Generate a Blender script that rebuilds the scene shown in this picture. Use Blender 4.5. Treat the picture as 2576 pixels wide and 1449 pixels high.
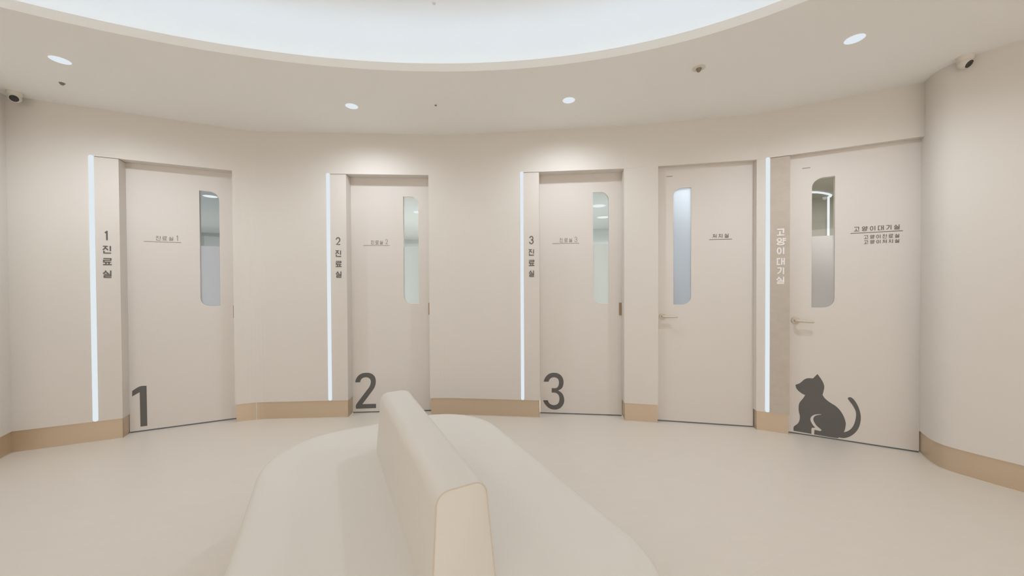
import bpy, bmesh, math
from math import sin, cos, pi, radians
from mathutils import Vector, Matrix
from mathutils.geometry import tessellate_polygon

for o in list(bpy.data.objects):
    bpy.data.objects.remove(o)
SC = bpy.context.scene
COL = SC.collection

# ------------------------------------------------------------------ camera
cam_d = bpy.data.cameras.new('camera')
cam_d.sensor_fit = 'HORIZONTAL'
cam_d.sensor_width = 36.0
cam_d.lens = 36.0 * 900.0 / 2576.0
cam_d.clip_start = 0.02
cam = bpy.data.objects.new('camera', cam_d)
COL.objects.link(cam)
PITCH, ROLL = 0.010793, -0.004979
cam.matrix_world = (Matrix.Translation((0, 0, 1.3099)) @ Matrix.Rotation(pi / 2 - PITCH, 4, 'X')
                    @ Matrix.Rotation(ROLL, 4, 'Z'))
SC.camera = cam

# ------------------------------------------------------------------ view, world
SC.view_settings.view_transform = 'Standard'
SC.view_settings.look = 'None'
SC.view_settings.gamma = 1.0
SC.view_settings.use_curve_mapping = False
SC.view_settings.exposure = 0.12

DAY = (1.0, 0.925, 0.84)
DAY_STRENGTH = 1.8
COVE_STRENGTH = 4.3
DOWN_WATT = 33.0
REAR_FILL_WATT = 9.0

wd = bpy.data.worlds.new('world')
SC.world = wd
wd.use_nodes = True
bg = wd.node_tree.nodes['Background']
bg.inputs[0].default_value = (*DAY, 1)
bg.inputs[1].default_value = DAY_STRENGTH


# ------------------------------------------------------------------ helpers
def lin(c):
    c = c / 255.0
    return c / 12.92 if c <= 0.04045 else ((c + 0.055) / 1.055) ** 2.4


def rgb(r, g, b):
    return (lin(r), lin(g), lin(b), 1.0)


MATS = {}


def mat(name, col, rough=0.6, metal=0.0, spec=0.5, var=0.0, vscale=3.0, bump=0.0, bscale=60.0, aniso=None):
    m = bpy.data.materials.new(name)
    m.use_nodes = True
    nt = m.node_tree
    p = nt.nodes['Principled BSDF']
    p.inputs['Base Color'].default_value = col
    p.inputs['Roughness'].default_value = rough
    p.inputs['Metallic'].default_value = metal
    p.inputs['Specular IOR Level'].default_value = spec
    tc = nt.nodes.new('ShaderNodeTexCoord')
    mp = nt.nodes.new('ShaderNodeMapping')
    nt.links.new(tc.outputs['Object'], mp.inputs[0])
    if aniso:
        mp.inputs['Scale'].default_value = aniso
    if var:
        n = nt.nodes.new('ShaderNodeTexNoise')
        n.inputs['Scale'].default_value = vscale
        n.inputs['Detail'].default_value = 6
        n.inputs['Roughness'].default_value = 0.6
        nt.links.new(mp.outputs[0], n.inputs['Vector'])
        r = nt.nodes.new('ShaderNodeMapRange')
        r.inputs['To Min'].default_value = 1 - var
        r.inputs['To Max'].default_value = 1 + var
        nt.links.new(n.outputs['Fac'], r.inputs['Value'])
        h = nt.nodes.new('ShaderNodeHueSaturation')
        h.inputs['Color'].default_value = col
        nt.links.new(r.outputs[0], h.inputs['Value'])
        nt.links.new(h.outputs[0], p.inputs['Base Color'])
    if bump:
        n2 = nt.nodes.new('ShaderNodeTexNoise')
        n2.inputs['Scale'].default_value = bscale
        n2.inputs['Detail'].default_value = 4
        nt.links.new(mp.outputs[0], n2.inputs['Vector'])
        b = nt.nodes.new('ShaderNodeBump')
        b.inputs['Strength'].default_value = bump
        b.inputs['Distance'].default_value = 0.002
        nt.links.new(n2.outputs['Fac'], b.inputs['Height'])
        nt.links.new(b.outputs[0], p.inputs['Normal'])
    MATS[name] = m
    return m


def emis(name, col, strength):
    m = bpy.data.materials.new(name)
    m.use_nodes = True
    nt = m.node_tree
    nt.nodes.clear()
    e = nt.nodes.new('ShaderNodeEmission')
    e.inputs[0].default_value = (*col, 1)
    e.inputs[1].default_value = strength
    o = nt.nodes.new('ShaderNodeOutputMaterial')
    nt.links.new(e.outputs[0], o.inputs[0])
    MATS[name] = m
    return m


def clear_glass(name, tint=(0.972, 0.982, 0.978)):
    m = bpy.data.materials.new(name)
    m.use_nodes = True
    nt = m.node_tree
    nt.nodes.clear()
    t = nt.nodes.new('ShaderNodeBsdfTransparent')
    t.inputs[0].default_value = (*tint, 1)
    g = nt.nodes.new('ShaderNodeBsdfGlossy')
    g.inputs['Roughness'].default_value = 0.02
    f = nt.nodes.new('ShaderNodeFresnel')
    f.inputs[0].default_value = 1.45
    mx = nt.nodes.new('ShaderNodeMixShader')
    o = nt.nodes.new('ShaderNodeOutputMaterial')
    nt.links.new(f.outputs[0], mx.inputs[0])
    nt.links.new(t.outputs[0], mx.inputs[1])
    nt.links.new(g.outputs[0], mx.inputs[2])
    nt.links.new(mx.outputs[0], o.inputs[0])
    return m


def frosted(name, col):
    m = bpy.data.materials.new(name)
    m.use_nodes = True
    nt = m.node_tree
    nt.nodes.clear()
    t = nt.nodes.new('ShaderNodeBsdfTranslucent')
    t.inputs[0].default_value = col
    d = nt.nodes.new('ShaderNodeBsdfDiffuse')
    d.inputs[0].default_value = col
    mx = nt.nodes.new('ShaderNodeMixShader')
    mx.inputs[0].default_value = 0.35
    o = nt.nodes.new('ShaderNodeOutputMaterial')
    nt.links.new(t.outputs[0], mx.inputs[1])
    nt.links.new(d.outputs[0], mx.inputs[2])
    nt.links.new(mx.outputs[0], o.inputs[0])
    return m


def new_obj(name, bm, material, parent=None, smooth=False):
    me = bpy.data.meshes.new(name)
    bmesh.ops.recalc_face_normals(bm, faces=bm.faces)
    bm.to_mesh(me)
    bm.free()
    if material:
        me.materials.append(material)
    if smooth:
        for p in me.polygons:
            p.use_smooth = True
        try:
            me.set_sharp_from_angle(angle=radians(35))
        except Exception:
            pass
    o = bpy.data.objects.new(name, me)
    COL.objects.link(o)
    if parent:
        o.parent = parent
    return o


def empty(name, loc=(0, 0, 0), rz=0.0, parent=None):
    o = bpy.data.objects.new(name, None)
    o.empty_display_size = 0.1
    COL.objects.link(o)
    o.location = loc
    o.rotation_euler = (0, 0, rz)
    if parent:
        o.parent = parent
    return o


def tag(o, label=None, cat=None, group=None, kind=None):
    if label:
        o['label'] = label
    if cat:
        o['category'] = cat
    if group:
        o['group'] = group
    if kind:
        o['kind'] = kind
    return o


def box(bm, x0, x1, y0, y1, z0, z1):
    v = [bm.verts.new(p) for p in ((x0, y0, z0), (x1, y0, z0), (x1, y1, z0), (x0, y1, z0),
                                   (x0, y0, z1), (x1, y0, z1), (x1, y1, z1), (x0, y1, z1))]
    for f in ((0, 3, 2, 1), (4, 5, 6, 7), (0, 1, 5, 4), (1, 2, 6, 5), (2, 3, 7, 6), (3, 0, 4, 7)):
        bm.faces.new([v[i] for i in f])
    return v


def plate(bm, outer, holes, a, b, f):
    """A flat plate of the 2D outline `outer` with `holes`, between levels a and b; f(u, v, level) gives the 3D point."""
    loops = [list(outer)] + [list(h) for h in holes]
    flat = [p for l in loops for p in l]
    tris = tessellate_polygon([[Vector((p[0], p[1], 0)) for p in l] for l in loops])
    va = [bm.verts.new(f(p[0], p[1], a)) for p in flat]
    vb = [bm.verts.new(f(p[0], p[1], b)) for p in flat]
    for t in tris:
        for vs in (va, vb):
            try:
                bm.faces.new([vs[i] for i in t])
            except ValueError:
                pass
    k = 0
    for l in loops:
        n = len(l)
        for i in range(n):
            j = (i + 1) % n
            bm.faces.new([va[k + i], va[k + j], vb[k + j], vb[k + i]])
        k += n


def smooth_poly(pts, limit=38.0):
    """Round a closed outline where it bends gently; corners stay sharp."""
    n = len(pts)

    def turn(i):
        a, b, c = pts[i - 1], pts[i], pts[(i + 1) % n]
        d = math.atan2(c[1] - b[1], c[0] - b[0]) - math.atan2(b[1] - a[1], b[0] - a[0])
        return abs((d + pi) % (2 * pi) - pi)
    soft = [turn(i) < radians(limit) for i in range(n)]
    out = []
    for i in range(n):
        p0, p1, p2, p3 = pts[i - 1], pts[i], pts[(i + 1) % n], pts[(i + 2) % n]
        out.append(p1)
        if not soft[i]:
            p0 = p1
        if not soft[(i + 1) % n]:
            p3 = p2
        if soft[i] or soft[(i + 1) % n]:
            for u in (0.33, 0.67):
                out.append(tuple(0.5 * (2 * p1[c] + (p2[c] - p0[c]) * u + (2 * p0[c] - 5 * p1[c] + 4 * p2[c] - p3[c]) * u * u
                                        + (3 * p1[c] - p0[c] - 3 * p2[c] + p3[c]) * u ** 3) for c in (0, 1)))
    return out


def FRONT(s, z, y):          # plate standing in the local x-z plane
    return (s, y, z)


def FLAT(x, y, z):           # plate lying in the x-y plane
    return (x, y, z)


def offset_path(pts, d):
    """Open polyline moved sideways by d (to the left of its direction), mitred."""
    out = []
    n = len(pts)
    for i in range(n):
        ns = []
        for a, b in ((i - 1, i), (i, i + 1)):
            if a >= 0 and b < n:
                dx, dy = pts[b][0] - pts[a][0], pts[b][1] - pts[a][1]
                L = math.hypot(dx, dy)
                ns.append((-dy / L, dx / L))
        nx = sum(q[0] for q in ns) / len(ns)
        ny = sum(q[1] for q in ns) / len(ns)
        k = nx * nx + ny * ny
        out.append((pts[i][0] + nx * d / k, pts[i][1] + ny * d / k))
    return out


def prism(bm, path, d0, d1, z0, z1):
    """Wall-like band following a plan polyline, from offset d0 to offset d1, between two heights."""
    A = offset_path(path, d0) if d0 else list(path)
    B = offset_path(path, d1)
    n = len(path)
    r = []
    for z in (z0, z1):
        r.append([[bm.verts.new((p[0], p[1], z)) for p in A], [bm.verts.new((p[0], p[1], z)) for p in B]])
    for i in range(n - 1):
        for q in (((0, 0), (1, 0)), ((1, 1), (0, 1))):
            (l0, s0), (l1, s1) = q
            bm.faces.new([r[l0][s0][i], r[l0][s0][i + 1], r[l1][s1][i + 1], r[l1][s1][i]])
        bm.faces.new([r[1][0][i], r[1][0][i + 1], r[1][1][i + 1], r[1][1][i]])
        bm.faces.new([r[0][1][i], r[0][1][i + 1], r[0][0][i + 1], r[0][0][i]])
    for i in (0, n - 1):
        bm.faces.new([r[0][0][i], r[1][0][i], r[1][1][i], r[0][1][i]])


def round_kink(a, k, b, d=0.12, n=6):
    """Replace the corner k of a-k-b by a short curve."""
    def at(p, q, t):
        L = math.hypot(q[0] - p[0], q[1] - p[1])
        return (p[0] + (q[0] - p[0]) * t / L, p[1] + (q[1] - p[1]) * t / L)
    p, q = at(k, a, d), at(k, b, d)
    r = []
    for i in range(n + 1):
        t = i / n
        r.append(((1 - t) ** 2 * p[0] + 2 * t * (1 - t) * k[0] + t * t * q[0],
                  (1 - t) ** 2 * p[1] + 2 * t * (1 - t) * k[1] + t * t * q[1]))
    return r


def tube(bm, pts, r, seg=10, closed=False, caps=True):
    pts = [Vector(p) for p in pts]
    n = len(pts)
    rings = []
    up = Vector((0, 0, 1))
    for i, p in enumerate(pts):
        a = pts[(i - 1) % n] if (closed or i > 0) else p
        b = pts[(i + 1) % n] if (closed or i < n - 1) else p
        t = (b - a).normalized()
        u = t.cross(up)
        if u.length < 1e-3:
            u = t.cross(Vector((1, 0, 0)))
        u.normalize()
        v = u.cross(t)
        rr = r[i] if isinstance(r, (list, tuple)) else r
        rings.append([bm.verts.new(p + u * rr * cos(2 * pi * k / seg) + v * rr * sin(2 * pi * k / seg))
                      for k in range(seg)])
    m = n if closed else n - 1
    for i in range(m):
        A, B = rings[i], rings[(i + 1) % n]
        for k in range(seg):
            bm.faces.new([A[k], A[(k + 1) % seg], B[(k + 1) % seg], B[k]])
    if not closed and caps:
        bm.faces.new(rings[0][::-1])
        bm.faces.new(rings[-1])


def lathe(bm, prof, seg=32, m=None):
    """Revolve (radius, height) pairs about the z axis."""
    m = m or Matrix.Identity(4)
    rings = []
    for r, z in prof:
        if r < 1e-6:
            rings.append([bm.verts.new(m @ Vector((0, 0, z)))])
        else:
            rings.append([bm.verts.new(m @ Vector((r * cos(2 * pi * k / seg), r * sin(2 * pi * k / seg), z)))
                          for k in range(seg)])
    for A, B in zip(rings, rings[1:]):
        for k in range(seg):
            j = (k + 1) % seg
            if len(A) == 1 and len(B) > 1:
                bm.faces.new([A[0], B[k], B[j]])
            elif len(B) == 1 and len(A) > 1:
                bm.faces.new([A[k], A[j], B[0]])
            elif len(A) > 1:
                bm.faces.new([A[k], A[j], B[j], B[k]])


# ------------------------------------------------------------------ materials
M_WALL = mat('wall_plaster', rgb(229, 223, 215), 0.75, var=0.02, vscale=2.5, bump=0.12, bscale=25)
M_CEIL = mat('ceiling_paint', rgb(251, 250, 247), 0.85)
M_DOOR = mat('door_film', rgb(228, 221, 214), 0.55, var=0.006, vscale=4)
M_PANEL = mat('sign_panel_finish', rgb(227, 220, 212), 0.6, var=0.025, vscale=5)
M_STONE = mat('brown_plaster', rgb(200, 189, 176), 0.75, var=0.13, vscale=11, bump=0.2, bscale=40, aniso=(1, 1, 1.6))
M_BASE = mat('bronze_baseboard', rgb(212, 193, 168), 0.42, metal=0.55, var=0.01, vscale=2, bump=0.05, bscale=200)
M_BEAD = mat('white_sealant', rgb(225, 216, 204), 0.5)
M_DARK = mat('charcoal_lettering', rgb(103, 100, 97), 0.6)
M_GREYT = mat('grey_lettering', rgb(150, 141, 133), 0.6)
M_MIDT = mat('mid_grey_lettering', rgb(118, 110, 104), 0.6)
M_WHITET = mat('white_lettering', rgb(248, 244, 240), 0.6)
M_SEAL = mat('dark_rubber', rgb(112, 118, 122), 0.6)
M_BENCH = mat('cream_leatherette', rgb(232, 226, 217), 0.5, var=0.006, vscale=3, bump=0.05, bscale=150)
M_PIPE = mat('cream_piping', rgb(218, 205, 187), 0.5)
M_WHITEP = mat('white_plastic', rgb(226, 220, 208), 0.45)
M_LENSB = mat('black_lens', rgb(52, 50, 54), 0.2)
M_HANDLE = mat('champagne_handle', rgb(214, 203, 186), 0.4, metal=0.1)
M_PULL = mat('bronze_pull', rgb(160, 138, 112), 0.4, metal=0.5)
M_GREYM = mat('sprinkler_metal', rgb(140, 130, 112), 0.5, metal=0.4)
M_TAG = mat('grey_tag', rgb(176, 166, 155), 0.6)
M_GAP = mat('shadow_gap', rgb(150, 136, 122), 0.9)
E_LED = emis('led_glow', (0.70, 0.76, 0.80), 1.0)
E_DISC = emis('downlight_glow', (0.70, 0.76, 0.80), 1.0)
E_COVE = emis('cove_glow', (0.77, 0.93, 1.12), COVE_STRENGTH)
G_CLEAR = clear_glass('clear_glass')

# floor: large pale vinyl tiles laid askew, joints barely visible
M_FLOOR = mat('vinyl_tile_floor', rgb(230, 222, 211), 0.33, spec=0.45)
nt = M_FLOOR.node_tree
p = nt.nodes['Principled BSDF']
tc = nt.nodes.new('ShaderNodeTexCoord')
mp = nt.nodes.new('ShaderNodeMapping')
mp.inputs['Rotation'].default_value = (0, 0, radians(-26))
mp.inputs['Location'].default_value = (0.26, 0.83, 0)
br = nt.nodes.new('ShaderNodeTexBrick')
br.offset = 0.0
br.inputs['Color1'].default_value = rgb(230, 222, 211)
br.inputs['Color2'].default_value = rgb(231, 223, 212)
br.inputs['Mortar'].default_value = rgb(233, 225, 215)
br.inputs['Scale'].default_value = 1.0
br.inputs['Mortar Size'].default_value = 0.0016
br.inputs['Brick Width'].default_value = 0.9
br.inputs['Row Height'].default_value = 0.9
ns = nt.nodes.new('ShaderNodeTexNoise')
ns.inputs['Scale'].default_value = 5.0
ns.inputs['Detail'].default_value = 8.0
mp2 = nt.nodes.new('ShaderNodeMapping')
mp2.inputs['Rotation'].default_value = (0, 0, radians(-26))
mp2.inputs['Scale'].default_value = (1.0, 5.0, 1.0)
mr = nt.nodes.new('ShaderNodeMapRange')
mr.inputs['To Min'].default_value = 0.975
mr.inputs['To Max'].default_value = 1.025
hs = nt.nodes.new('ShaderNodeHueSaturation')
mr2 = nt.nodes.new('ShaderNodeMapRange')
mr2.inputs['To Min'].default_value = 0.26
mr2.inputs['To Max'].default_value = 0.42
nt.links.new(tc.outputs['Object'], mp.inputs[0])
nt.links.new(tc.outputs['Object'], mp2.inputs[0])
nt.links.new(mp.outputs[0], br.inputs['Vector'])
nt.links.new(mp2.outputs[0], ns.inputs['Vector'])
nt.links.new(ns.outputs['Fac'], mr.inputs['Value'])
nt.links.new(ns.outputs['Fac'], mr2.inputs['Value'])
nt.links.new(br.outputs['Color'], hs.inputs['Color'])
nt.links.new(mr.outputs[0], hs.inputs['Value'])
nt.links.new(hs.outputs[0], p.inputs['Base Color'])
nt.links.new(mr2.outputs[0], p.inputs['Roughness'])

# ------------------------------------------------------------------ plan of the room (metres)
ZB, ZL, ZT, ZC = 0.171, 2.40, 2.407, 2.799     # baseboard top, lintel, top of light strips, ceiling
TH = 0.22                                      # wall thickness
SEG = {'A': ((-3.1929, 3.1485), (0.9057, 0.4240)), 'B': ((-1.4770, 3.5338), (0.9982, 0.0597)),
       'C': ((0.2037, 3.4931), (0.9945, -0.1049)), 'D': ((1.5336, 3.3039), (0.9797, -0.2004)),
       'E': ((2.4720, 3.0162), (0.8811, -0.4730))}
K_AB, K_BC = (-2.501, 3.473), (-0.650, 3.583)


def P(seg, s, dep=0.0):
    (mx, my), (dx, dy) = SEG[seg]
    return (mx + dx * s - dy * dep, my + dy * s + dx * dep)


def ANG(seg):
    return math.atan2(SEG[seg][1][1], SEG[seg][1][0])


OPEN = {'A': (-0.184, 0.600), 'B': (-0.149, 0.651), 'C': (0.064, 0.868), 'D': (-0.172, 0.648), 'E': (-0.104, 0.703)}
DEP = {'A': 0.11, 'B': 0.12, 'C': 0.124, 'D': 0.06, 'E': 0.055}
LED = {'A': -0.350, 'B': -0.320, 'C': -0.1045, 'E': -0.261}

CORNER = P('A', -0.823)
CORNER_X = P('A', -1.00)
CORNER_B = P('A', -0.850)
kAB = round_kink(P('A', 0.60), K_AB, P('B', -0.32), 0.10)
kBC = round_kink(P('B', 0.651), K_BC, P('C', -0.10), 0.12)
kAB_low = kAB
right_path = [P('E', 0.703, 0.215), P('E', 0.703, 0.055), (3.048, 2.622), (3.021, 2.567), (3.009, 2.512), (3.014, 2.462), (3.036, 2.408),
              (3.070, 2.345), (3.112, 2.275), (3.165, 2.190), (3.40, 1.80), (3.80, 1.15), (4.2, 0.3), (4.2, -4.0)]


def dense(path, k=4, skip=0):
    """Catmull-Rom refinement of an open polyline, leaving its first `skip` points alone."""
    out = list(path[:skip])
    q = path[skip:]
    for i in range(len(q) - 1):
        p0, p1, p2, p3 = q[max(i - 1, 0)], q[i], q[i + 1], q[min(i + 2, len(q) - 1)]
        for j in range(k):
            u = j / k
            out.append(tuple(0.5 * (2 * p1[c] + (p2[c] - p0[c]) * u + (2 * p0[c] - 5 * p1[c] + 4 * p2[c] - p3[c]) * u * u
                                    + (3 * p1[c] - p0[c] - 3 * p2[c] + p3[c]) * u ** 3) for c in (0, 1)))
    return out + [q[-1]]


right_path = dense(right_path[:9], 3, 1) + right_path[9:]
left_path = [(-3.75, -4.0), (-3.75, 2.46), (-3.878, 2.694), (CORNER[0] - 0.015, CORNER[1] + 0.027)]

# ------------------------------------------------------------------ structure
bm = bmesh.new()
box(bm, -5.2, 5.6, -4.4, 8.6, -0.06, 0.0)
tag(new_obj('floor', bm, M_FLOOR), 'pale beige tiled floor', 'floor', kind='structure')

# the oval cut in the ceiling
EA, EB, ETH, ECX, ECY = 2.90, 1.748, radians(8), -0.861, 0.741


def oval(k=0.0, n=144):
    r = []
    for i in range(n):
        t = 2 * pi * i / n
        x, y = (EA + k) * cos(t), (EB + k) * sin(t)
        r.append((ECX + x * cos(ETH) - y * sin(ETH), ECY + x * sin(ETH) + y * cos(ETH)))
    return r


DOME_TOP = 3.16
bm = bmesh.new()
plate(bm, [(-4.6, -4.3), (4.6, -4.3), (4.6, 3.95), (-4.6, 3.95)], [oval(0)], ZC, ZC + 0.056, FLAT)
ceil = tag(new_obj('ceiling', bm, M_CEIL), 'pale ceiling with a large oval opening', 'ceiling', kind='structure')
bm = bmesh.new()
rings = []
for k, z in ((0.42, ZC + 0.056), (0.42, DOME_TOP - 0.16), (0.40, DOME_TOP - 0.09), (0.35, DOME_TOP - 0.035),
             (0.27, DOME_TOP - 0.006), (0.16, DOME_TOP), (-0.2, DOME_TOP)):
    rings.append([bm.verts.new((x, y, z)) for x, y in oval(k)])
for A, B in zip(rings, rings[1:]):
    for i in range(len(A)):
        j = (i + 1) % len(A)
        bm.faces.new([A[i], A[j], B[j], B[i]])
bm.faces.new(rings[-1])
new_obj('raised_recess', bm, M_CEIL, ceil, smooth=True)['kind'] = 'structure'

# cove light lying on the ledge behind the oval lip
bm = bmesh.new()
a, b = oval(0.10), oval(0.13)
va = [[bm.verts.new((x, y, z)) for x, y in o_] for z in (ZC + 0.058, ZC + 0.072) for o_ in (a, b)]
for i in range(len(a)):
    j = (i + 1) % len(a)
    for A, B in ((va[0], va[2]), (va[2], va[3]), (va[3], va[1]), (va[1], va[0])):
        bm.faces.new([A[i], A[j], B[j], B[i]])
tag(new_obj('cove_light', bm, E_COVE), 'cool white light band hidden behind the oval ceiling lip', 'light')

# wall with the five doors
led_w = 0.017
bm = bmesh.new()
pierA = [CORNER_X, P('A', LED['A'] + .0185)]
pier2 = [P('A', 0.60)] + kAB + [P('B', LED['B'] + .0185)]
pier3 = [P('B', 0.651)] + kBC + [P('C', LED['C'] + .0185)]
pier4 = [P('C', 0.868), P('C', 0.885), P('D', -0.19), P('D', -0.172)]
pier5 = [P('D', 0.648), P('D', 0.656), P('E', -0.285), P('E', LED['E'] + .0185)]
for pth in (pierA, pier2, pier3, pier4, pier5):
    prism(bm, pth, 0, TH, ZB, ZL)
top = [CORNER_X] + kAB + kBC + [P('C', 0.868), P('D', -0.172), P('D', 0.60), P('D', 0.640), P('E', -0.27), P('E', -0.22),
                              P('E', 0.715)]
prism(bm, top, 0, TH, ZL, ZC + 0.02)
low = ([CORNER_X, P('A', OPEN['A'][0] - .012)], [P('A', 0.612)] + kAB + [P('B', OPEN['B'][0] - .012)],
       [P('B', 0.663)] + kBC + [P('C', OPEN['C'][0] - .010)], [P('C', 0.876), P('C', 0.885), P('D', -0.19), P('D', -0.18)],
       [P('D', 0.658), P('D', 0.664), P('E', -0.28), P('E', OPEN['E'][0] - .010)])
for pth in low:                                     # plinth set back behind the baseboards
    prism(bm, pth, 0.016, TH, 0.0, ZB)
tag(new_obj('wall_back', bm, M_WALL), 'long beige faceted wall with five doors', 'wall', kind='structure')

bm = bmesh.new()
prism(bm, right_path, 0, TH, ZB, ZC + 0.02)
prism(bm, right_path, 0.016, TH, 0.0, ZB)
tag(new_obj('wall_right', bm, M_WALL, smooth=True), 'beige wall on the right with a rounded end', 'wall', kind='structure')
bm = bmesh.new()
prism(bm, left_path, 0, TH, ZB, ZC + 0.02)
prism(bm, left_path, 0.016, TH, 0.0, ZB)
tag(new_obj('wall_left', bm, M_WALL), 'beige wall at the left edge', 'wall', kind='structure')

# unseen wall behind the camera, with a window added to light the room
bm = bmesh.new()
box(bm, -3.95, 4.4, -4.2, -4.0, 0, 0.25)
box(bm, -3.95, 4.4, -4.2, -4.0, 2.65, ZC + 0.02)
for x in (-3.95, 4.0):
    box(bm, x, x + 0.4, -4.2, -4.0, 0.25, 2.65)
tag(new_obj('wall_front', bm, M_WALL), 'wall behind the camera around the added window', 'wall', kind='structure')
w1 = tag(empty('added_window_1', (0.2, -4.1, 0.25)), 'window added behind the camera to light the room', 'window', kind='structure')
bm = bmesh.new()
for x in (-3.75, -1.9, 0.0, 1.9, 3.75):
    box(bm, x - 0.03, x + 0.03, -0.03, 0.03, 0, 2.4)
for z in (0, 2.34):
    box(bm, -3.75, 3.75, -0.03, 0.03, z, z + 0.06)
new_obj('added_window_frame', bm, M_WHITEP, w1)


# baseboards: bronze, set 8 mm behind the wall face and returning into each doorway
def baseboard(name, path, label):
    bm = bmesh.new()
    prism(bm, path, 0.007, 0.015, 0.0, ZB - 0.001)
    o = new_obj(name, bm, M_BASE, smooth=True)
    tag(o, label, 'baseboard', kind='structure')
    return o


def returns(bm, seg, s, side):
    d = DEP[seg]
    x0, x1 = (s - 0.008, s) if side < 0 else (s, s + 0.008)
    for a in (0,):
        p = [P(seg, x0, 0.007), P(seg, x1, 0.007), P(seg, x1, d), P(seg, x0, d)]
        lo = [bm.verts.new((x, y, 0.0)) for x, y in p]
        hi = [bm.verts.new((x, y, ZB - 0.001)) for x, y in p]
        bm.faces.new(lo)
        bm.faces.new(hi)
        for i in range(4):
            j = (i + 1) % 4
            bm.faces.new([lo[i], lo[j], hi[j], hi[i]])


def baseboard_run(name, path, rets, label):
    bm = bmesh.new()
    prism(bm, path, 0.007, 0.015, 0.0, ZB - 0.001)
    for seg, s, side in rets:
        returns(bm, seg, s, side)
    tag(new_obj(name, bm, M_BASE), label, 'baseboard', kind='structure')


m_ = len(kAB) // 2
ka, kb = kAB[m_], (kAB[m_][0] + 0.008, kAB[m_][1] + 0.001)
baseboard_run('baseboard_back_a', [CORNER_B, P('A', -0.187)], [('A', -0.187, -1)], 'bronze baseboard left of door 1')
baseboard_run('baseboard_back_b', [P('A', 0.608)] + kAB[:m_] + [ka], [('A', 0.608, 1)],
              'short bronze baseboard right of door 1')
baseboard_run('baseboard_back_c', [kb] + kAB[m_ + 1:] + [P('B', -0.153)], [('B', -0.153, -1)],
              'bronze baseboard left of door 2')
baseboard_run('baseboard_back_d', [P('B', 0.660)] + kBC + [P('C', 0.058)], [('B', 0.660, 1), ('C', 0.058, -1)],
              'bronze baseboard between doors 2 and 3')
baseboard_run('baseboard_back_e', [P('C', 0.874), P('D', -0.178)], [('C', 0.874, 1), ('D', -0.178, -1)],
              'bronze baseboard right of door 3')
baseboard_run('baseboard_back_f', [P('D', 0.656), P('E', -0.285), P('E', -0.109)], [('D', 0.656, 1)],
              'bronze baseboard under the brown sign panel')
baseboard('baseboard_right', right_path, 'curved bronze baseboard on the right')
baseboard('baseboard_left', left_path, 'bronze baseboard at the left edge')

# thin pale sealant bead along the foot of the baseboards, and in the joint right of door 1
bm = bmesh.new()
for pth in ([CORNER, P('A', -0.187)], [P('A', 0.608)] + kAB[:m_] + [ka], [kb] + kAB[m_ + 1:] + [P('B', -0.153)],
            [P('B', 0.660)] + kBC + [P('C', 0.058)], [P('C', 0.874), P('D', -0.178)],
            [P('D', 0.656), P('E', -0.285), P('E', -0.109)], right_path, left_path):
    prism(bm, pth, -0.001, 0.007, 0.0, 0.004)
prism(bm, [ka, kb], 0.006, 0.014, 0.0, ZB - 0.001)
tag(new_obj('trim_1', bm, M_BEAD), 'thin pale sealant line along the baseboards', 'trim', kind='structure')

# ------------------------------------------------------------------ lettering drawn as strokes in a unit box
E_ = lambda cx, cy, rx, ry, n=20: [(cx + rx * cos(2 * pi * i / n), cy + ry * sin(2 * pi * i / n)) for i in range(n + 1)]
GL = {
    '진': [[(0, .95), (.60, .95)], [(.31, .95), (.30, .78), (.0, .45)], [(.29, .76), (.62, .46)], [(.93, 1), (.93, .32)],
          [(.12, .33), (.12, .05), (1, .05)]],
    '료': [[(.03, .95), (.93, .95), (.93, .70), (.07, .70), (.07, .42), (.97, .42)], [(.33, .42), (.33, .05)],
          [(.70, .42), (.70, .05)], [(-.02, .05), (1.04, .05)]],
    '실': [[(.33, 1), (.31, .84), (.0, .56)], [(.30, .83), (.64, .57)], [(.93, 1), (.93, .54)],
          [(.12, .46), (.93, .46), (.93, .26), (.14, .26), (.14, .05), (1, .05)]],
    '처': [[(.30, 1), (.30, .84)], [(.0, .83), (.60, .83)], [(.30, .83), (.29, .52), (.0, .12)], [(.29, .50), (.62, .14)],
          [(.92, 1), (.92, 0)], [(.60, .50), (.92, .50)]],
    '치': [[(.30, 1), (.30, .84)], [(.0, .83), (.60, .83)], [(.30, .83), (.29, .52), (.0, .12)], [(.29, .50), (.62, .14)],
          [(.92, 1), (.92, 0)]],
    '고': [[(.03, .93), (.88, .93), (.86, .34)], [(.40, .62), (.40, .06)], [(0, .06), (1, .06)]],
    '양': [E_(.30, .73, .25, .22), [(.78, 1), (.78, .44)], [(.78, .87), (1.1, .87)], [(.78, .60), (1.1, .60)],
          E_(.46, .20, .40, .16)],
    '이': [E_(.30, .50, .25, .43), [(.92, 1), (.92, 0)]],
    '대': [[(.44, .93), (.05, .93), (.05, .07), (.44, .07)], [(.66, 1), (.66, 0)], [(1.0, 1), (1.0, 0)],
          [(.66, .50), (1.0, .50)]],
    '기': [[(.03, .93), (.58, .93), (.57, .66), (.42, .34), (.05, .08)], [(.92, 1), (.92, 0)]],
    '1': [[(.05, .80), (.60, .93)], [(.72, 1.03), (.72, -.03)]],
    '2': [[(.06, .70), (.12, .84), (.28, .94), (.50, .97), (.74, .93), (.90, .80), (.92, .66), (.84, .50), (.10, .06),
           (.98, .06)]],
    '3': [[(.06, .76), (.16, .88), (.32, .95), (.52, .97), (.76, .92), (.88, .80), (.88, .66), (.76, .56), (.44, .52)],
          [(.44, .52), (.80, .48), (.93, .36), (.94, .22), (.80, .08), (.52, .02), (.28, .05), (.12, .14), (.04, .26)]],
}


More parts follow.
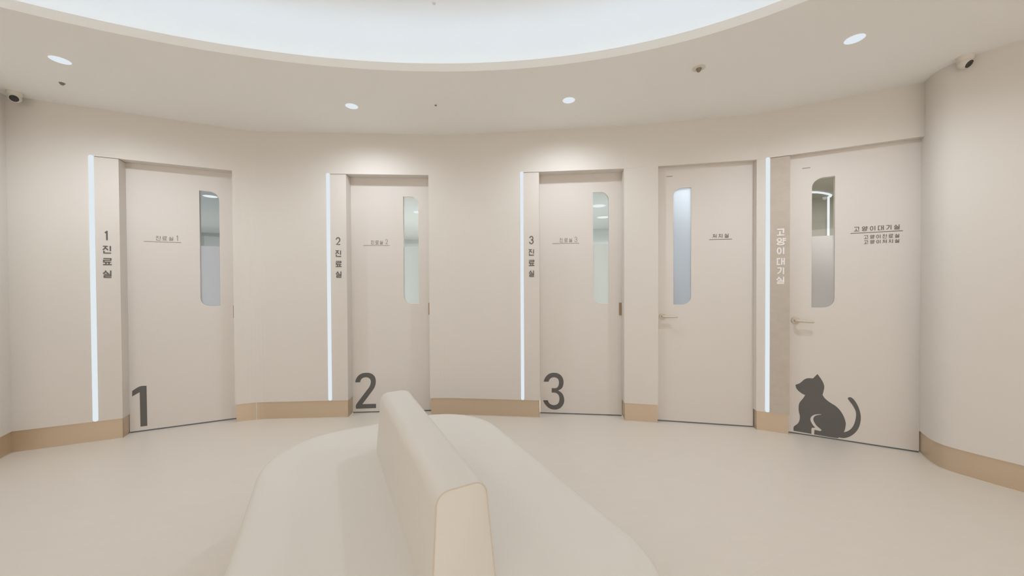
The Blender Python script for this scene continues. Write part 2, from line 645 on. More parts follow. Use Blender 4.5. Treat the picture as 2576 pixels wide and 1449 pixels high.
def stroke(bm, pts, w, y0, y1):
    """One pen stroke of width w as a thin raised ribbon, mitred at the bends."""
    closed = len(pts) > 3 and math.hypot(pts[0][0] - pts[-1][0], pts[0][1] - pts[-1][1]) < 1e-6
    q = pts[:-1] if closed else pts
    n = len(q)
    L_, R_ = [], []
    for i in range(n):
        ns = []
        for a, b in ((i - 1, i), (i, i + 1)):
            if closed or (a >= 0 and b < n):
                p0, p1 = q[a % n], q[b % n]
                dx, dy = p1[0] - p0[0], p1[1] - p0[1]
                l = math.hypot(dx, dy) or 1
                ns.append((-dy / l, dx / l))
        nx = sum(t[0] for t in ns) / len(ns)
        ny = sum(t[1] for t in ns) / len(ns)
        k = max(nx * nx + ny * ny, 0.45)
        L_.append((q[i][0] + nx * w / 2 / k, q[i][1] + ny * w / 2 / k))
        R_.append((q[i][0] - nx * w / 2 / k, q[i][1] - ny * w / 2 / k))
    vs = [[bm.verts.new((p[0], y, p[1])) for p in S] for S in (L_, R_) for y in (y0, y1)]
    m = n if closed else n - 1
    for i in range(m):
        j = (i + 1) % n
        bm.faces.new([vs[0][i], vs[0][j], vs[2][j], vs[2][i]])
        bm.faces.new([vs[1][i], vs[3][i], vs[3][j], vs[1][j]])
        bm.faces.new([vs[0][i], vs[1][i], vs[1][j], vs[0][j]])
        bm.faces.new([vs[2][i], vs[2][j], vs[3][j], vs[3][i]])
    if not closed:
        for i in (0, n - 1):
            bm.faces.new([vs[0][i], vs[2][i], vs[3][i], vs[1][i]])


def glyph(bm, ch, s0, s1, z0, z1, w, y0, y1):
    g = w * 0.5
    for k, st in enumerate(GL[ch]):
        pts = [(s0 + g + (s1 - s0 - 2 * g) * (a if ch != '1' else a), z0 + g + (z1 - z0 - 2 * g) * b) for a, b in st]
        # ends of upright strokes reach the full height
        stroke(bm, pts, w, y0 - 0.00015 * k, y1)


ONE = [(-0.1163, 0.4088), (-0.069, 0.4096), (-0.0683, 0.047), (-0.1134, 0.0472), (-0.1153, 0.3576), (-0.1657, 0.3268), (-0.1641, 0.3751)]
TWO = [(-0.1225, 0.314), (-0.1162, 0.3447), (-0.0959, 0.3772), (-0.0676, 0.3992), (-0.0394, 0.4081), (-0.0113, 0.41), (0.0208, 0.4069), (0.0489, 0.3948), (0.0708, 0.3717), (0.0806, 0.3447), (0.0824, 0.3117), (0.076, 0.2747), (0.0575, 0.2379), (0.0229, 0.1913), (-0.0178, 0.1365), (-0.0544, 0.0888), (0.0832, 0.0886), (0.0828, 0.0453), (-0.117, 0.0434), (-0.1167, 0.0834), (-0.0659, 0.1542), (-0.0171, 0.219), (0.0155, 0.2615), (0.0298, 0.2942), (0.0329, 0.323), (0.0263, 0.3438), (0.0103, 0.3585), (-0.0117, 0.3648), (-0.0379, 0.3616), (-0.0601, 0.3476), (-0.0703, 0.3293), (-0.0736, 0.3142)]
THREE = [(0.0999, 0.3227), (0.1085, 0.3521), (0.128, 0.3817), (0.1551, 0.4037), (0.1821, 0.4132), (0.209, 0.4149), (0.2397, 0.4101), (0.2703, 0.3926), (0.2893, 0.3659), (0.298, 0.3332), (0.2967, 0.3022), (0.2871, 0.271), (0.2698, 0.2511), (0.2437, 0.2377), (0.2716, 0.2202), (0.2906, 0.1974), (0.3009, 0.1706), (0.3046, 0.1436), (0.3007, 0.1125), (0.2845, 0.0809), (0.2595, 0.0569), (0.2268, 0.045), (0.1999, 0.0433), (0.1691, 0.0482), (0.1402, 0.0648), (0.1152, 0.0913), (0.0999, 0.1162), (0.093, 0.1343), (0.1405, 0.1357), (0.1482, 0.1157), (0.1635, 0.0986), (0.1847, 0.0895), (0.2059, 0.0882), (0.2289, 0.0948), (0.2463, 0.1108), (0.2548, 0.1324), (0.2568, 0.1538), (0.2542, 0.177), (0.2428, 0.1981), (0.2236, 0.2111), (0.2006, 0.2152), (0.1794, 0.2138), (0.1796, 0.2597), (0.2161, 0.2591), (0.2353, 0.2677), (0.2461, 0.2835), (0.2516, 0.3049), (0.2517, 0.3282), (0.2452, 0.3494), (0.2299, 0.3634), (0.2088, 0.3699), (0.1857, 0.3674), (0.1664, 0.3553), (0.1548, 0.3395), (0.149, 0.3238)]
CAT = [(-0.0533, 0.4212), (-0.0223, 0.4409), (0.0063, 0.4746), (0.0307, 0.489), (0.065, 0.4916), (0.0948, 0.5326), (0.1207, 0.4897), (0.1358, 0.4533), (0.1394, 0.4258), (0.1348, 0.3921), (0.1282, 0.3606), (0.1448, 0.3324), (0.1761, 0.3041), (0.2128, 0.2796), (0.2416, 0.2465), (0.2645, 0.2003), (0.2759, 0.1573), (0.2771, 0.1326), (0.2724, 0.0968), (0.265, 0.0704), (0.2875, 0.0822), (0.3116, 0.1091), (0.3282, 0.1469), (0.3383, 0.1932), (0.3407, 0.2331), (0.3358, 0.2644), (0.3201, 0.3014), (0.3014, 0.3308), (0.2883, 0.3536), (0.2939, 0.3629), (0.305, 0.367), (0.3218, 0.3561), (0.3403, 0.3268), (0.357, 0.2851), (0.3674, 0.2376), (0.3691, 0.1986), (0.3631, 0.1483), (0.3504, 0.109), (0.3303, 0.0731), (0.3026, 0.0428), (0.2727, 0.0244), (0.25, 0.0208), (0.231, 0.021), (0.2195, 0.0127), (0.0746, 0.0156), (0.0764, 0.0546), (0.1143, 0.0515), (0.1233, 0.0584), (0.1182, 0.0677), (0.0903, 0.0932), (0.0722, 0.126), (0.0693, 0.1513), (0.0781, 0.1708), (0.098, 0.1845), (0.1237, 0.1914), (0.1138, 0.1948), (0.082, 0.1869), (0.06, 0.1703), (0.0492, 0.1477), (0.0521, 0.1224), (0.0663, 0.094), (0.0824, 0.0738), (0.0603, 0.0696), (0.0563, 0.056), (0.0565, 0.0162), (-0.0647, 0.02), (-0.0656, 0.0487), (-0.0585, 0.0632), (-0.0357, 0.0884), (-0.0234, 0.1246), (-0.0227, 0.1614), (-0.0298, 0.1968), (-0.03, 0.2438), (-0.0218, 0.2765), (0.0007, 0.3137), (0.0129, 0.3431), (-0.0076, 0.3516), (-0.0366, 0.3763), (-0.0491, 0.3981)]
t1 = [('진', 0.0087, 0.0444, 1.7218, 1.7648), ('료', 0.0535, 0.0872, 1.725, 1.765), ('실', 0.0991, 0.1318, 1.7231, 1.7626), ('1', 0.1518, 0.1671, 1.7252, 1.7759)]
t2 = [('진', 0.0455, 0.08, 1.7232, 1.7641), ('료', 0.0904, 0.125, 1.7233, 1.7642), ('실', 0.1341, 0.1684, 1.7225, 1.7643), ('2', 0.1876, 0.2187, 1.7234, 1.777)]
t3 = [('진', 0.2638, 0.2981, 1.7257, 1.7682), ('료', 0.3103, 0.3446, 1.7265, 1.7674), ('실', 0.3548, 0.3889, 1.7253, 1.7674), ('3', 0.4085, 0.4398, 1.7256, 1.7802)]
t4 = [('처', 0.3101, 0.3456, 1.7242, 1.7636), ('치', 0.3596, 0.3955, 1.7234, 1.7627), ('실', 0.4088, 0.4458, 1.7222, 1.7647)]
t5a = [('고', 0.3197, 0.3566, 1.7216, 1.7621), ('양', 0.3683, 0.4045, 1.7212, 1.762), ('이', 0.416, 0.4517, 1.7209, 1.7619), ('대', 0.463, 0.4982, 1.7205, 1.7618), ('기', 0.5093, 0.5439, 1.7202, 1.7617), ('실', 0.5549, 0.589, 1.7198, 1.7616)]
t5b = [('고', 0.381, 0.4089, 1.6575, 1.6903), ('양', 0.4178, 0.4454, 1.6572, 1.6901), ('이', 0.4542, 0.4815, 1.657, 1.6898), ('진', 0.4901, 0.5171, 1.6567, 1.6896), ('료', 0.5257, 0.5523, 1.6565, 1.6893), ('실', 0.5608, 0.5871, 1.6563, 1.6891)]
t5c = [('고', 0.3812, 0.4091, 1.6176, 1.6492), ('양', 0.418, 0.4456, 1.6174, 1.649), ('이', 0.4544, 0.4817, 1.6172, 1.6488), ('처', 0.4903, 0.5173, 1.617, 1.6486), ('치', 0.5258, 0.5525, 1.6168, 1.6484), ('실', 0.5609, 0.5873, 1.6166, 1.6482)]
s1 = [('1', -0.2798, -0.2531, 1.6974, 1.7809), ('진', -0.2917, -0.2353, 1.5841, 1.6549), ('료', -0.2918, -0.2338, 1.4858, 1.5508), ('실', -0.2936, -0.2356, 1.3776, 1.4467)]
s2 = [('2', -0.2531, -0.2052, 1.6996, 1.7819), ('진', -0.2577, -0.1995, 1.5841, 1.6539), ('료', -0.2568, -0.1971, 1.4856, 1.5489), ('실', -0.2564, -0.1981, 1.379, 1.4474)]
s3 = [('3', -0.0363, 0.0114, 1.6978, 1.7811), ('진', -0.0415, 0.0152, 1.5847, 1.6525), ('료', -0.04, 0.0186, 1.4847, 1.549), ('실', -0.0404, 0.015, 1.3776, 1.4463)]
s5 = [('고', -0.2008, -0.1374, 1.7132, 1.7818), ('양', -0.2006, -0.1322, 1.6308, 1.7011), ('이', -0.1987, -0.1392, 1.5523, 1.6206), ('대', -0.1984, -0.1389, 1.4595, 1.5289), ('기', -0.1983, -0.1395, 1.3791, 1.4475), ('실', -0.2014, -0.1385, 1.2952, 1.3671)]


def line_of(bm, rows, w, sx, y):
    for ch, s0, s1, z0, z1 in rows:
        glyph(bm, ch, s0 - sx, s1 - sx, z0, z1, w, y - 0.0015, y + 0.0005)


# ------------------------------------------------------------------ doors
def window_outline(s0, s1, z0, z1, flip, r=0.08):
    """Tall slot with two opposite rounded corners; flip mirrors it."""
    def arc(cx, cz, a0, a1, n=10):
        return [(cx + r * cos(a0 + (a1 - a0) * i / n), cz + r * sin(a0 + (a1 - a0) * i / n)) for i in range(n + 1)]
    if not flip:       # rounded top right and bottom left
        return [(s1, z0)] + arc(s1 - r, z1 - r, 0, pi / 2) + [(s0, z1)] + arc(s0 + r, z0 + r, pi, 1.5 * pi)
    return [(s0, z0)] + arc(s1 - r, z0 + r, -pi / 2, 0) + [(s1, z1)] + arc(s0 + r, z1 - r, pi / 2, pi)


def grow(pts, d):
    cx = sum(p[0] for p in pts) / len(pts)
    cz = sum(p[1] for p in pts) / len(pts)
    w = max(p[0] for p in pts) - min(p[0] for p in pts)
    h = max(p[1] for p in pts) - min(p[1] for p in pts)
    return [(cx + (p[0] - cx) * (1 + 2 * d / w), cz + (p[1] - cz) * (1 + 2 * d / h)) for p in pts]


def clip_below(pts, zc):
    out = []
    n = len(pts)
    for i in range(n):
        a, b = pts[i], pts[(i + 1) % n]
        if a[1] <= zc:
            out.append(a)
        if (a[1] - zc) * (b[1] - zc) < 0:
            t = (zc - a[1]) / (b[1] - a[1])
            out.append((a[0] + (b[0] - a[0]) * t, zc))
    return out


FILM = {'A': rgb(232, 233, 236), 'B': rgb(232, 236, 234), 'C': rgb(232, 234, 231), 'D': rgb(232, 236, 240),
        'E': rgb(240, 238, 237)}
PANE = {'A': (0.3225, 0.4735, 1.112, 2.209, False), 'B': (0.3735, 0.5265, 1.116, 2.213, False),
        'C': (0.5925, 0.7460, 1.116, 2.216, False), 'D': (-0.027, 0.1275, 1.109, 2.202, True),
        'E': (0.0535, 0.2030, 1.099, 2.192, True)}
FILM_TOP = {'A': 1.687, 'B': 1.6985, 'C': 1.702, 'D': 9, 'E': 1.702}


def make_door(n, seg, label, texts, lines, big=None, tcol=None):
    s0, s1 = OPEN[seg]
    sx = (s0 + s1) / 2
    dep = DEP[seg]
    x, y = P(seg, sx, dep)
    t = tag(empty('door_%d' % n, (x, y, 0), ANG(seg)), label, 'door', kind='structure')
    w0, w1 = s0 - sx, s1 - sx
    a, b, c, d, flip = PANE[seg]
    hole = window_outline(a - sx, b - sx, c, d, flip)
    bm = bmesh.new()
    plate(bm, [(w0, 0.012), (w1, 0.012), (w1, ZL), (w0, ZL)], [hole], 0.0, 0.04, FRONT)
    new_obj('door_leaf', bm, M_DOOR, t)
    g = empty('door_glass', (0, 0, 0), 0, t)
    bm = bmesh.new()
    plate(bm, grow(hole, -0.0005), [], 0.008, 0.012, FRONT)
    pane = new_obj('glass_pane', bm, G_CLEAR, g)
    bm = bmesh.new()
    zc = FILM_TOP[seg]
    plate(bm, clip_below(grow(hole, -0.001), zc) if zc < 3 else grow(hole, -0.001), [], 0.0055, 0.0070, FRONT)
    new_obj('frosted_film', bm, frosted('frosted_film_%s' % seg, FILM[seg]), g)
    bm = bmesh.new()
    box(bm, w0, w1, 0.004, 0.036, 0.0005, 0.0115)
    new_obj('bottom_seal', bm, M_SEAL, t)['label'] = 'dark rubber seal under the door'
    if texts:
        bm = bmesh.new()
        for rows, w in texts:
            line_of(bm, rows, w, sx, 0.0)
        new_obj('room_lettering', bm, tcol or M_GREYT, t)['label'] = 'small grey Korean lettering'
        bm = bmesh.new()
        for (p, q, z, h) in lines:
            box(bm, p - sx, q - sx, -0.0015, 0.0005, z - h / 2, z + h / 2)
        new_obj('underline', bm, tcol or M_GREYT, t)
    if big:
        bm = bmesh.new()
        plate(bm, smooth_poly([(p[0] - sx, p[1] + (0.004 if seg == 'E' else 0)) for p in big[1]]), [], -0.0015, 0.0005, FRONT)
        o = new_obj(big[0], bm, M_DARK, t)
        o['label'] = big[2]
    return t, sx


door1, sx1 = make_door(1, 'A', 'leftmost door, with a large charcoal number 1 at its foot', [(t1, 0.0036)],
                       [(-0.0705, 0.1868, 1.711, 0.004)], ('number_one', ONE, 'large charcoal number 1'))
door2, sx2 = make_door(2, 'B', 'sliding door with a large charcoal number 2 at its foot', [(t2, 0.0036)],
                       [(-0.027, 0.2352, 1.7123, 0.004)], ('number_two', TWO, 'large charcoal number 2'))
door3, sx3 = make_door(3, 'C', 'sliding door with a large charcoal number 3 at its foot', [(t3, 0.0036)],
                       [(0.1929, 0.4565, 1.7152, 0.004)], ('number_three', THREE, 'large charcoal number 3'))
door4, sx4 = make_door(4, 'D', 'plain hinged door between door 3 and the brown panel', [(t4, 0.0044)],
                       [(0.2802, 0.4735, 1.7112, 0.0045)], None, M_MIDT)
door5, sx5 = make_door(5, 'E', 'rightmost door with a black sitting cat on it',
                       [(t5a, 0.0046), (t5b, 0.0034), (t5c, 0.0034)],
                       [(0.3014, 0.6059, 1.7093, 0.0048)], ('cat_silhouette', CAT, 'charcoal silhouette of a sitting cat'),
                       M_MIDT)


def pull(door, s, zc):
    """Flush bronze pull at the closing edge of a sliding door."""
    h = empty('flush_pull', (0, 0, 0), 0, door)
    bm = bmesh.new()
    plate(bm, [(s - 0.012, zc - 0.062), (s + 0.012, zc - 0.062), (s + 0.012, zc + 0.062), (s - 0.012, zc + 0.062)],
          [[(s - 0.009, zc - 0.058), (s + 0.009, zc - 0.058), (s + 0.009, zc + 0.058), (s - 0.009, zc + 0.058)]],
          -0.004, 0.001, FRONT)
    new_obj('pull_rim', bm, M_PULL, h)
    bm = bmesh.new()
    box(bm, s - 0.009, s + 0.009, -0.0015, 0.001, zc - 0.058, zc + 0.058)
    new_obj('pull_cup', bm, M_PULL, h)


pull(door1, OPEN['A'][1] - 0.016 - sx1, 1.055)
pull(door2, OPEN['B'][1] - 0.016 - sx2, 1.060)
pull(door3, OPEN['C'][1] - 0.014 - sx3, 1.060)


def lever(door, s, z, length, drop):
    """Round rose and straight lever handle."""
    h = empty('door_handle', (s, 0, z), 0, door)
    bm = bmesh.new()
    rot = Matrix.Rotation(pi / 2, 4, 'X')
    lathe(bm, [(0, 0), (0.030, 0), (0.030, 0.006), (0.027, 0.009), (0, 0.009)], 32, rot)
    new_obj('rose', bm, M_HANDLE, h, smooth=True)
    bm = bmesh.new()
    lathe(bm, [(0, 0.008), (0.011, 0.008), (0.010, 0.045), (0, 0.045)], 20, rot)
    path = [(0, -0.034, 0), (0.004, -0.044, 0), (0.014, -0.050, 0), (0.03, -0.052, -drop * .1),
            (length * .7, -0.051, -drop * .7), (length - 0.008, -0.050, -drop * .95), (length, -0.050, -drop)]
    tube(bm, path, [0.010, 0.0112, 0.0112, 0.0108, 0.0105, 0.0100, 0.0055], 14)
    new_obj('lever', bm, M_HANDLE, h, smooth=True)


lever(door4, -0.1245 - sx4, 0.998, 0.125, 0.0)
lever(door5, -0.055 - sx5, 0.985, 0.118, 0.006)

for door, s, z, sxx in ((door4, -0.062, 2.315, sx4), (door5, 0.015, 2.286, sx5)):
    bm = bmesh.new()
    box(bm, s - 0.027 - sxx, s + 0.027 - sxx, -0.0015, 0.0005, z - 0.004, z + 0.004)
    new_obj('maker_tag', bm, M_TAG, door)['label'] = 'tiny grey tag near the top corner'


# ------------------------------------------------------------------ sign panels between light strip and doorway
def sign_panel(seg, material, rows, w, tmat, label, tlabel):
    a, b = LED[seg] + 0.0187, OPEN[seg][0]
    sx = (a + b) / 2
    x, y = P(seg, sx)
    t = tag(empty('sign_panel', (x, y, ZB), ANG(seg)), label, 'sign', 'tall sign panels beside the doors')
    bm = bmesh.new()
    box(bm, a - sx, b - sx, 0.0, TH, 0.0, ZL - 0.005 - ZB)
    new_obj('panel_board', bm, material, t)
    bm = bmesh.new()
    box(bm, a - sx, b - sx - 0.002, 0.010, TH, ZL - 0.005 - ZB, ZL - ZB)
    new_obj('shadow_gap', bm, M_GAP, t)
    for ch, s0, s1, z0, z1 in rows:
        bm = bmesh.new()
        glyph(bm, ch, s0 - sx, s1 - sx, z0 - ZB, z1 - ZB, w * (1.15 if ch in '123' else 1), -0.0025, -0.0001)
        new_obj('numeral' if ch in '123' else 'letter', bm, tmat, t)['label'] = tlabel
    return t


sign_panel('A', M_PANEL, s1, 0.0078, M_DARK, 'beige sign panel with dark 1 and Korean letters, left of door 1',
           'charcoal sign character')
sign_panel('B', M_PANEL, s2, 0.0078, M_DARK, 'beige sign panel with dark 2 and Korean letters, left of door 2',
           'charcoal sign character')
sign_panel('C', M_PANEL, s3, 0.0078, M_DARK, 'beige sign panel with dark 3 and Korean letters, left of door 3',
           'charcoal sign character')
sign_panel('E', M_STONE, s5, 0.0098, M_WHITET, 'darker brown sign panel with white Korean letters, left of the cat door',
           'white sign character')


# ------------------------------------------------------------------ vertical light strips
def light_strip(seg, w, label):
    x, y = P(seg, LED[seg])
    t = tag(empty('light_strip', (x, y, ZB), ANG(seg)), label, 'wall light', 'vertical light strips beside the doors')
    H = ZT - ZB
    r = w / 2
    out = [(r * cos(a), r + r * sin(a)) for a in [pi + pi * i / 8 for i in range(9)]]
    out += [(r * cos(a), H - r + r * sin(a)) for a in [pi * i / 8 for i in range(9)]]
    bm = bmesh.new()
    plate(bm, out, [], -0.004, -0.0002, FRONT)
    new_obj('diffuser', bm, E_LED, t)
    bm = bmesh.new()
    plate(bm, [(p[0] * 1.05, p[1]) for p in out], [], -0.0015, -0.0002, FRONT)
    new_obj('channel', bm, M_WHITEP, t)


light_strip('A', 0.034, 'glowing white vertical light strip left of door 1')
light_strip('B', 0.036, 'glowing white vertical light strip left of door 2')
light_strip('C', 0.033, 'glowing white vertical light strip left of door 3')
light_strip('E', 0.032, 'glowing white vertical light strip beside the brown sign panel')


# ------------------------------------------------------------------ ceiling fittings
def make_downlight(loc, r=0.0497):
    t = empty('downlight', loc)
    bm = bmesh.new()
    lathe(bm, [(r + 0.004, 0.0), (r + 0.003, -0.001), (r, -0.0015), (r, 0.0)], 40)
    new_obj('trim_ring', bm, M_CEIL, t)
    bm = bmesh.new()
    lathe(bm, [(0, -0.004), (r * .6, -0.0038), (r * .9, -0.003), (r, -0.0015), (r, 0.0)], 40)
    new_obj('lens', bm, E_DISC, t, smooth=True)
    return t


def dup(root, loc):
    r = root.copy()
    COL.objects.link(r)
    r.location = loc
    for ch in list(root.children):
        c = ch.copy()
        COL.objects.link(c)
        c.parent = r
    return r


def lamp_light(loc, watt, name='downlight_beam', col=(0.88, 0.95, 1.05)):
    l = bpy.data.lights.new(name, 'SPOT')
    l.energy = watt
    l.spot_size = radians(168)
    l.spot_blend = 1.0
    l.shadow_soft_size = 0.03
    l.color = col
    o = bpy.data.objects.new(name, l)
    COL.objects.link(o)
    o.location = (loc[0], loc[1], loc[2] - 0.026)
    return o


dl = None
for loc, lab in (((-2.966, 2.370), 'round glowing ceiling downlight above the left corner, in front of door 1'),
                 ((-1.327, 2.996), 'round glowing ceiling downlight in front of door 2'),
                 ((0.468, 2.917), 'round glowing ceiling downlight in front of door 3'),
                 ((2.103, 2.204), 'round glowing ceiling downlight at the right, before the cat door')):
    l3 = (loc[0], loc[1], ZC)
    dl = make_downlight(l3) if dl is None else dup(dl, l3)
    tag(dl, lab, 'ceiling light', 'downlights around the oval')
    lamp_light(l3, DOWN_WATT * (1.15 if abs(loc[0]) > 2 else 0.80))


# unseen downlights added beside and behind the camera to light the room
for x, y in ((-2.90, -0.60), (-1.60, -1.75), (0.00, -1.75), (1.50, -1.10)):
    l3 = (x, y, ZC)
    dl = dup(dl, l3)
    tag(dl, 'round ceiling downlight added outside the frame to light the room', 'ceiling light', 'fill downlights added outside the frame')
    lamp_light(l3, REAR_FILL_WATT)


def sprinkler(loc, r, drop, label, material=M_GREYM, ring=0.0):
    t = tag(empty('sprinkler_head', loc), label, 'sprinkler', 'small ceiling sprinkler heads')
    bm = bmesh.new()
    rr = ring or r * 1.25
    lathe(bm, [(0, 0), (rr, 0), (rr, -0.003), (rr * 0.9, -0.005), (0, -0.005)], 28)
    new_obj('escutcheon', bm, M_CEIL if not ring else M_WHITEP, t, smooth=True)
    bm = bmesh.new()
    lathe(bm, [(0, -0.005), (r * .8, -0.005), (r, -0.007), (r * .8, -drop * .6), (r * .45, -drop), (0, -drop)], 20)
    new_obj('nozzle', bm, material, t, smooth=True)


sprinkler((-3.276, 2.627, ZC), 0.016, 0.020, 'small grey sprinkler head near the left security camera')
sprinkler((-0.624, 2.977, ZC), 0.010, 0.012, 'tiny grey sprinkler head on the ceiling between the two middle downlights')
sprinkler((1.300, 2.492, ZC), 0.018, 0.026, 'sprinkler head with a pale round plate, nearest the right downlight', ring=0.042)
sprinkler((-0.503, 2.369, DOME_TOP), 0.010, 0.012, 'tiny pale sprinkler head inside the bright oval ceiling recess', M_WHITEP)


def turret(loc, aim, label):
    """Small white turret security camera: round base, ball, dark round lens."""
    t = tag(empty('security_camera', loc), label, 'security camera', 'ceiling security cameras')
    bm = bmesh.new()
    lathe(bm, [(0, 0), (0.041, 0), (0.041, -0.014), (0.038, -0.026), (0.031, -0.032), (0, -0.032)], 36)
    new_obj('base', bm, M_WHITEP, t, smooth=True)
    d = (Vector(aim) - (Vector(loc) + Vector((0, 0, -0.044)))).normalized()
    rot = Matrix.Translation((0, 0, -0.044)) @ d.to_track_quat('Z', 'Y').to_matrix().to_4x4()
    bm = bmesh.new()
    R = 0.035
    prof = [(0, -R)] + [(R * cos(a), R * sin(a)) for a in [radians(x) for x in range(-75, 36, 10)]]
    prof += [(0.0262, 0.024), (0.0235, 0.024)]
    lathe(bm, prof, 32, rot)
    new_obj('housing', bm, M_WHITEP, t, smooth=True)
    bm = bmesh.new()
    lathe(bm, [(0.0240, 0.021), (0.0236, 0.0250), (0.014, 0.0258), (0.009, 0.0240), (0, 0.0235)], 28, rot)
    new_obj('lens', bm, M_LENSB, t, smooth=True)['label'] = 'dark round lens'


turret((-3.800, 2.755, ZC), (-1.6, 0.6, 1.0), 'small white security camera with dark lens in the left ceiling corner')
turret((3.002, 2.380, ZC), (3.5, 0.2, 0.9), 'small white security camera with dark lens on the right above the curved wall')

# ------------------------------------------------------------------ bench
U = Vector((-0.470, 0.883, 0)).normalized()
BC = (-0.393, 1.470)
bench = tag(empty('island_bench', (BC[0], BC[1], 0), math.atan2(U.y, U.x)),
            'large cream upholstered island bench with rounded seat and long backrest block', 'bench')
BL, BW, BR = 0.945, 0.625, 0.40            # half length, half width, corner radius; local x runs along the bench


def rr(o, n=12):
    l, w, r = BL - o, BW - o, max(BR - o, 0.02)
    pts = []
    for cx, cy, a0 in ((l - r, w - r, 0), (-l + r, w - r, pi / 2), (-l + r, -w + r, pi), (l - r, -w + r, 1.5 * pi)):
        for i in range(n + 1):
            a = a0 + pi / 2 * i / n
            pts.append((cx + r * cos(a), cy + r * sin(a)))
    return pts


bm = bmesh.new()
rings = []
for o_, z in ((0.012, 0.055), (0.002, 0.065), (0.0, 0.09), (0.0, 0.385), (0.004, 0.403), (0.013, 0.418), (0.028, 0.427),
              (0.06, 0.430), (0.38, 0.432)):
    rings.append([bm.verts.new((x, y, z)) for x, y in rr(o_)])
for A, B in zip(rings, rings[1:]):
    for i in range(len(A)):
        j = (i + 1) % len(A)
        bm.faces.new([A[i], A[j], B[j], B[i]])
bm.faces.new(rings[-1])
bm.faces.new(rings[0][::-1])
new_obj('seat', bm, M_BENCH, bench, smooth=True)
bm = bmesh.new()
pl = rr(0.05)
plate(bm, pl, [], 0.0, 0.055, FLAT)
new_obj('plinth', bm, M_BASE, bench)

ZS, ZTOP = 0.4315, 0.742


def section(hb, ht, r, x, xt, zt=ZTOP):
    """Backrest cross-section, wide foot and rounded top corners; x at the foot, xt at the top."""
    pts = [(-hb, ZS)]
    slope = (hb - ht) / (zt - ZS)
    for sgn, a0, a1 in ((-1, pi, pi / 2), (1, pi / 2, 0)):
        for i in range(9):
            a = a0 + (a1 - a0) * i / 8
            pts.append((sgn * (ht - r) + r * cos(a), zt - r + r * sin(a)))
    pts.append((hb, ZS))
    return [(x + (xt - x) * (z - ZS) / (zt - ZS), y, z) for y, z in pts]


bm = bmesh.new()
NX, FX = -0.553, 0.550
secs = [section(.090, .066, .034, NX + 0.000, NX + 0.020, ZTOP - .010),
        section(.096, .075, .038, NX + 0.004, NX + 0.024, ZTOP - .002),
        section(.098, .078, .038, NX + 0.014, NX + 0.034),
        section(.098, .078, .038, FX - 0.050, FX - 0.070),
        section(.094, .074, .040, FX - 0.018, FX - 0.038, ZTOP - .006),
        section(.080, .060, .042, FX, FX - 0.018, ZTOP - .026)]
rv = [[bm.verts.new(p) for p in s] for s in secs]
for A, B in zip(rv, rv[1:]):
    for i in range(len(A) - 1):
        bm.faces.new([A[i], A[i + 1], B[i + 1], B[i]])
    bm.faces.new([A[-1], A[0], B[0], B[-1]])
bm.faces.new(rv[0])
bm.faces.new(rv[-1][::-1])
backrest = new_obj('backrest', bm, M_BENCH, bench, smooth=True)
bm = bmesh.new()
tube(bm, section(.0965, .0755, .038, NX + 0.003, NX + 0.023, ZTOP - .002), 0.0018, 8)
new_obj('piping', bm, M_PIPE, backrest, smooth=True)

# ------------------------------------------------------------------ rooms seen through the door glass
ROOMZ = 2.50
ROOM = {   # plan of each room in its door's own frame, wall colour, lamp colour, watts, lamp position
    'A': ([(0.95, .17), (0.95, 6.0), (-3.2, 6.0), (-0.60, .17)], rgb(166, 172, 175), (0.95, 0.99, 1.0), 88, (-0.6, 3.2)),
    'B': ([(1.03, .17), (1.03, 6.0), (-2.3, 6.0), (-0.53, .17)], rgb(194, 198, 198), (0.98, 1.0, 1.0), 112, (-0.2, 2.9)),
    'C': ([(1.20, .17), (1.20, 1.5), (2.30, 1.5), (2.30, 4.5), (-0.32, 4.5), (-0.32, .17)], rgb(201, 206, 206),
          (0.99, 1.0, 1.0), 76, (0.8, 2.4)),
    'D': ([(0.66, .17), (0.66, 1.1), (-0.12, 1.1), (-0.12, .17)], rgb(226, 229, 232), (0.96, 0.98, 1.0), 12.5, (0.25, 0.7)),
    'E': ([(1.25, .17), (1.25, 2.7), (-0.20, 2.7), (-0.20, .17)], rgb(176, 174, 164), (1.0, 0.99, 0.97), 30, (0.5, 1.2))}
for i, seg in enumerate('ABCDE'):
    plan, col, lc, watt, lp = ROOM[seg]
    pts = [P(seg, s, d) for s, d in plan]
    bm = bmesh.new()
    prism(bm, pts, 0, -0.05, 0.0, ROOMZ)
    plate(bm, pts, [], ROOMZ, ROOMZ + 0.05, FLAT)
    tag(new_obj('wall_room_%d' % (i + 1), bm, mat('room_paint_%s' % seg, col, 0.8)), 'plain room behind door %d' % (i + 1),
        'wall', kind='structure')
    l = bpy.data.lights.new('room_lamp', 'AREA')
    l.shape = 'DISK'
    l.size = 0.4
    l.energy = watt
    l.color = lc
    o = bpy.data.objects.new('room_lamp', l)
    COL.objects.link(o)
    x, y = P(seg, *lp)
    o.location = (x, y, ROOMZ - 0.02)

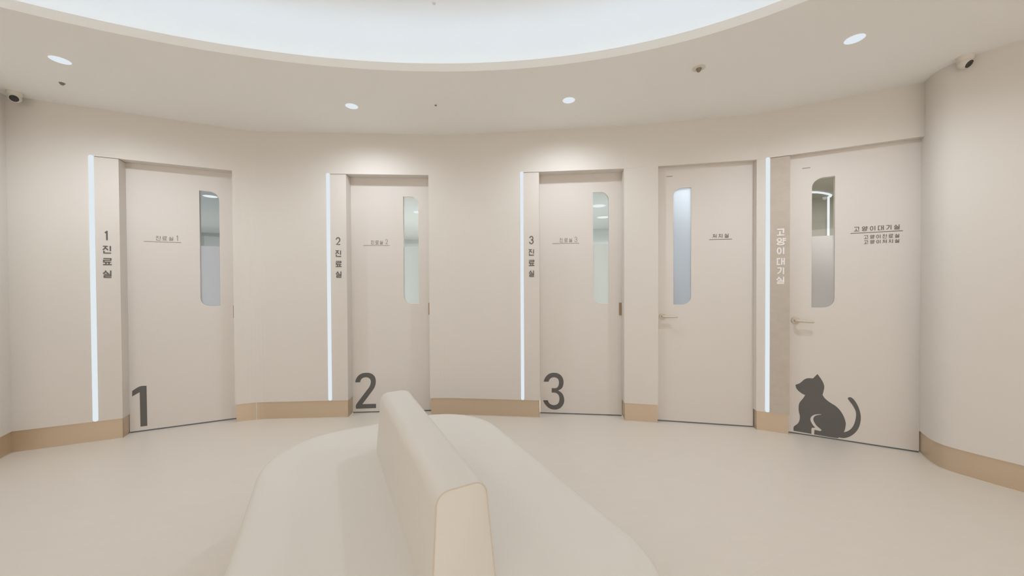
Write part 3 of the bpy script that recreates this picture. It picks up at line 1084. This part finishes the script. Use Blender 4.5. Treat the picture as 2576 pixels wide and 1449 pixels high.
E_ROOM = emis('room_light_glow', (0.84, 0.87, 0.90), 1.0)


def room_light(x, y, r, label, z=ROOMZ):
    t = tag(empty('ceiling_disc_light', (x, y, z)), label, 'ceiling light', 'lights inside the rooms behind the doors')
    bm = bmesh.new()
    lathe(bm, [(0, -0.004), (r * .9, -0.004), (r, 0.0)], 28)
    new_obj('lens', bm, E_ROOM, t)
    bm = bmesh.new()
    lathe(bm, [(r, 0.0), (r * 1.1, -0.002), (r * 1.15, 0.0)], 28)
    new_obj('trim_ring', bm, M_WHITEP, t)


room_light(-4.016, 4.783, 0.075, 'round lit disc seen through the glass of door 1')
room_light(1.332, 5.487, 0.10, 'round lit disc seen through the glass of door 3, the upper one')
room_light(1.640, 6.430, 0.10, 'round lit disc seen through the glass of door 3, the lower one')
t = tag(empty('ring_light', (-1.53, 5.836, ROOMZ)), 'small glowing ring seen through the glass of door 2', 'ceiling light')
bm = bmesh.new()
tube(bm, [(0.055 * cos(2 * pi * i / 28), 0.055 * sin(2 * pi * i / 28), -0.010) for i in range(28)], 0.009, 8, closed=True)
new_obj('glowing_ring', bm, E_ROOM, t, smooth=True)
bm = bmesh.new()
lathe(bm, [(0, 0), (0.035, 0), (0.035, -0.006), (0, -0.006)], 24)
new_obj('ceiling_plate', bm, M_WHITEP, t)
# glowing curved tube and the upright tube it meets, behind the cat door glass
t = tag(empty('curved_glow', (4.35, 4.86, ROOMZ)), 'thin curved glowing line meeting a vertical strip, seen through the cat door glass',
        'room light')
arc = [(3.62, 4.70), (3.78, 4.675), (3.90, 4.671), (3.98, 4.674), (4.09, 4.712), (4.22, 4.775), (4.31, 4.838), (4.355, 4.90),
       (4.360, 4.935)]
bm = bmesh.new()
tube(bm, [(x - 4.35, y - 4.86, -0.014) for x, y in arc], 0.013, 8)
new_obj('curved_strip', bm, E_ROOM, t, smooth=True)
bm = bmesh.new()
tube(bm, [(0.010, 0.075, -0.014), (0.010, 0.075, -1.9)], 0.0135, 10)
new_obj('vertical_strip', bm, E_ROOM, t, smooth=True)
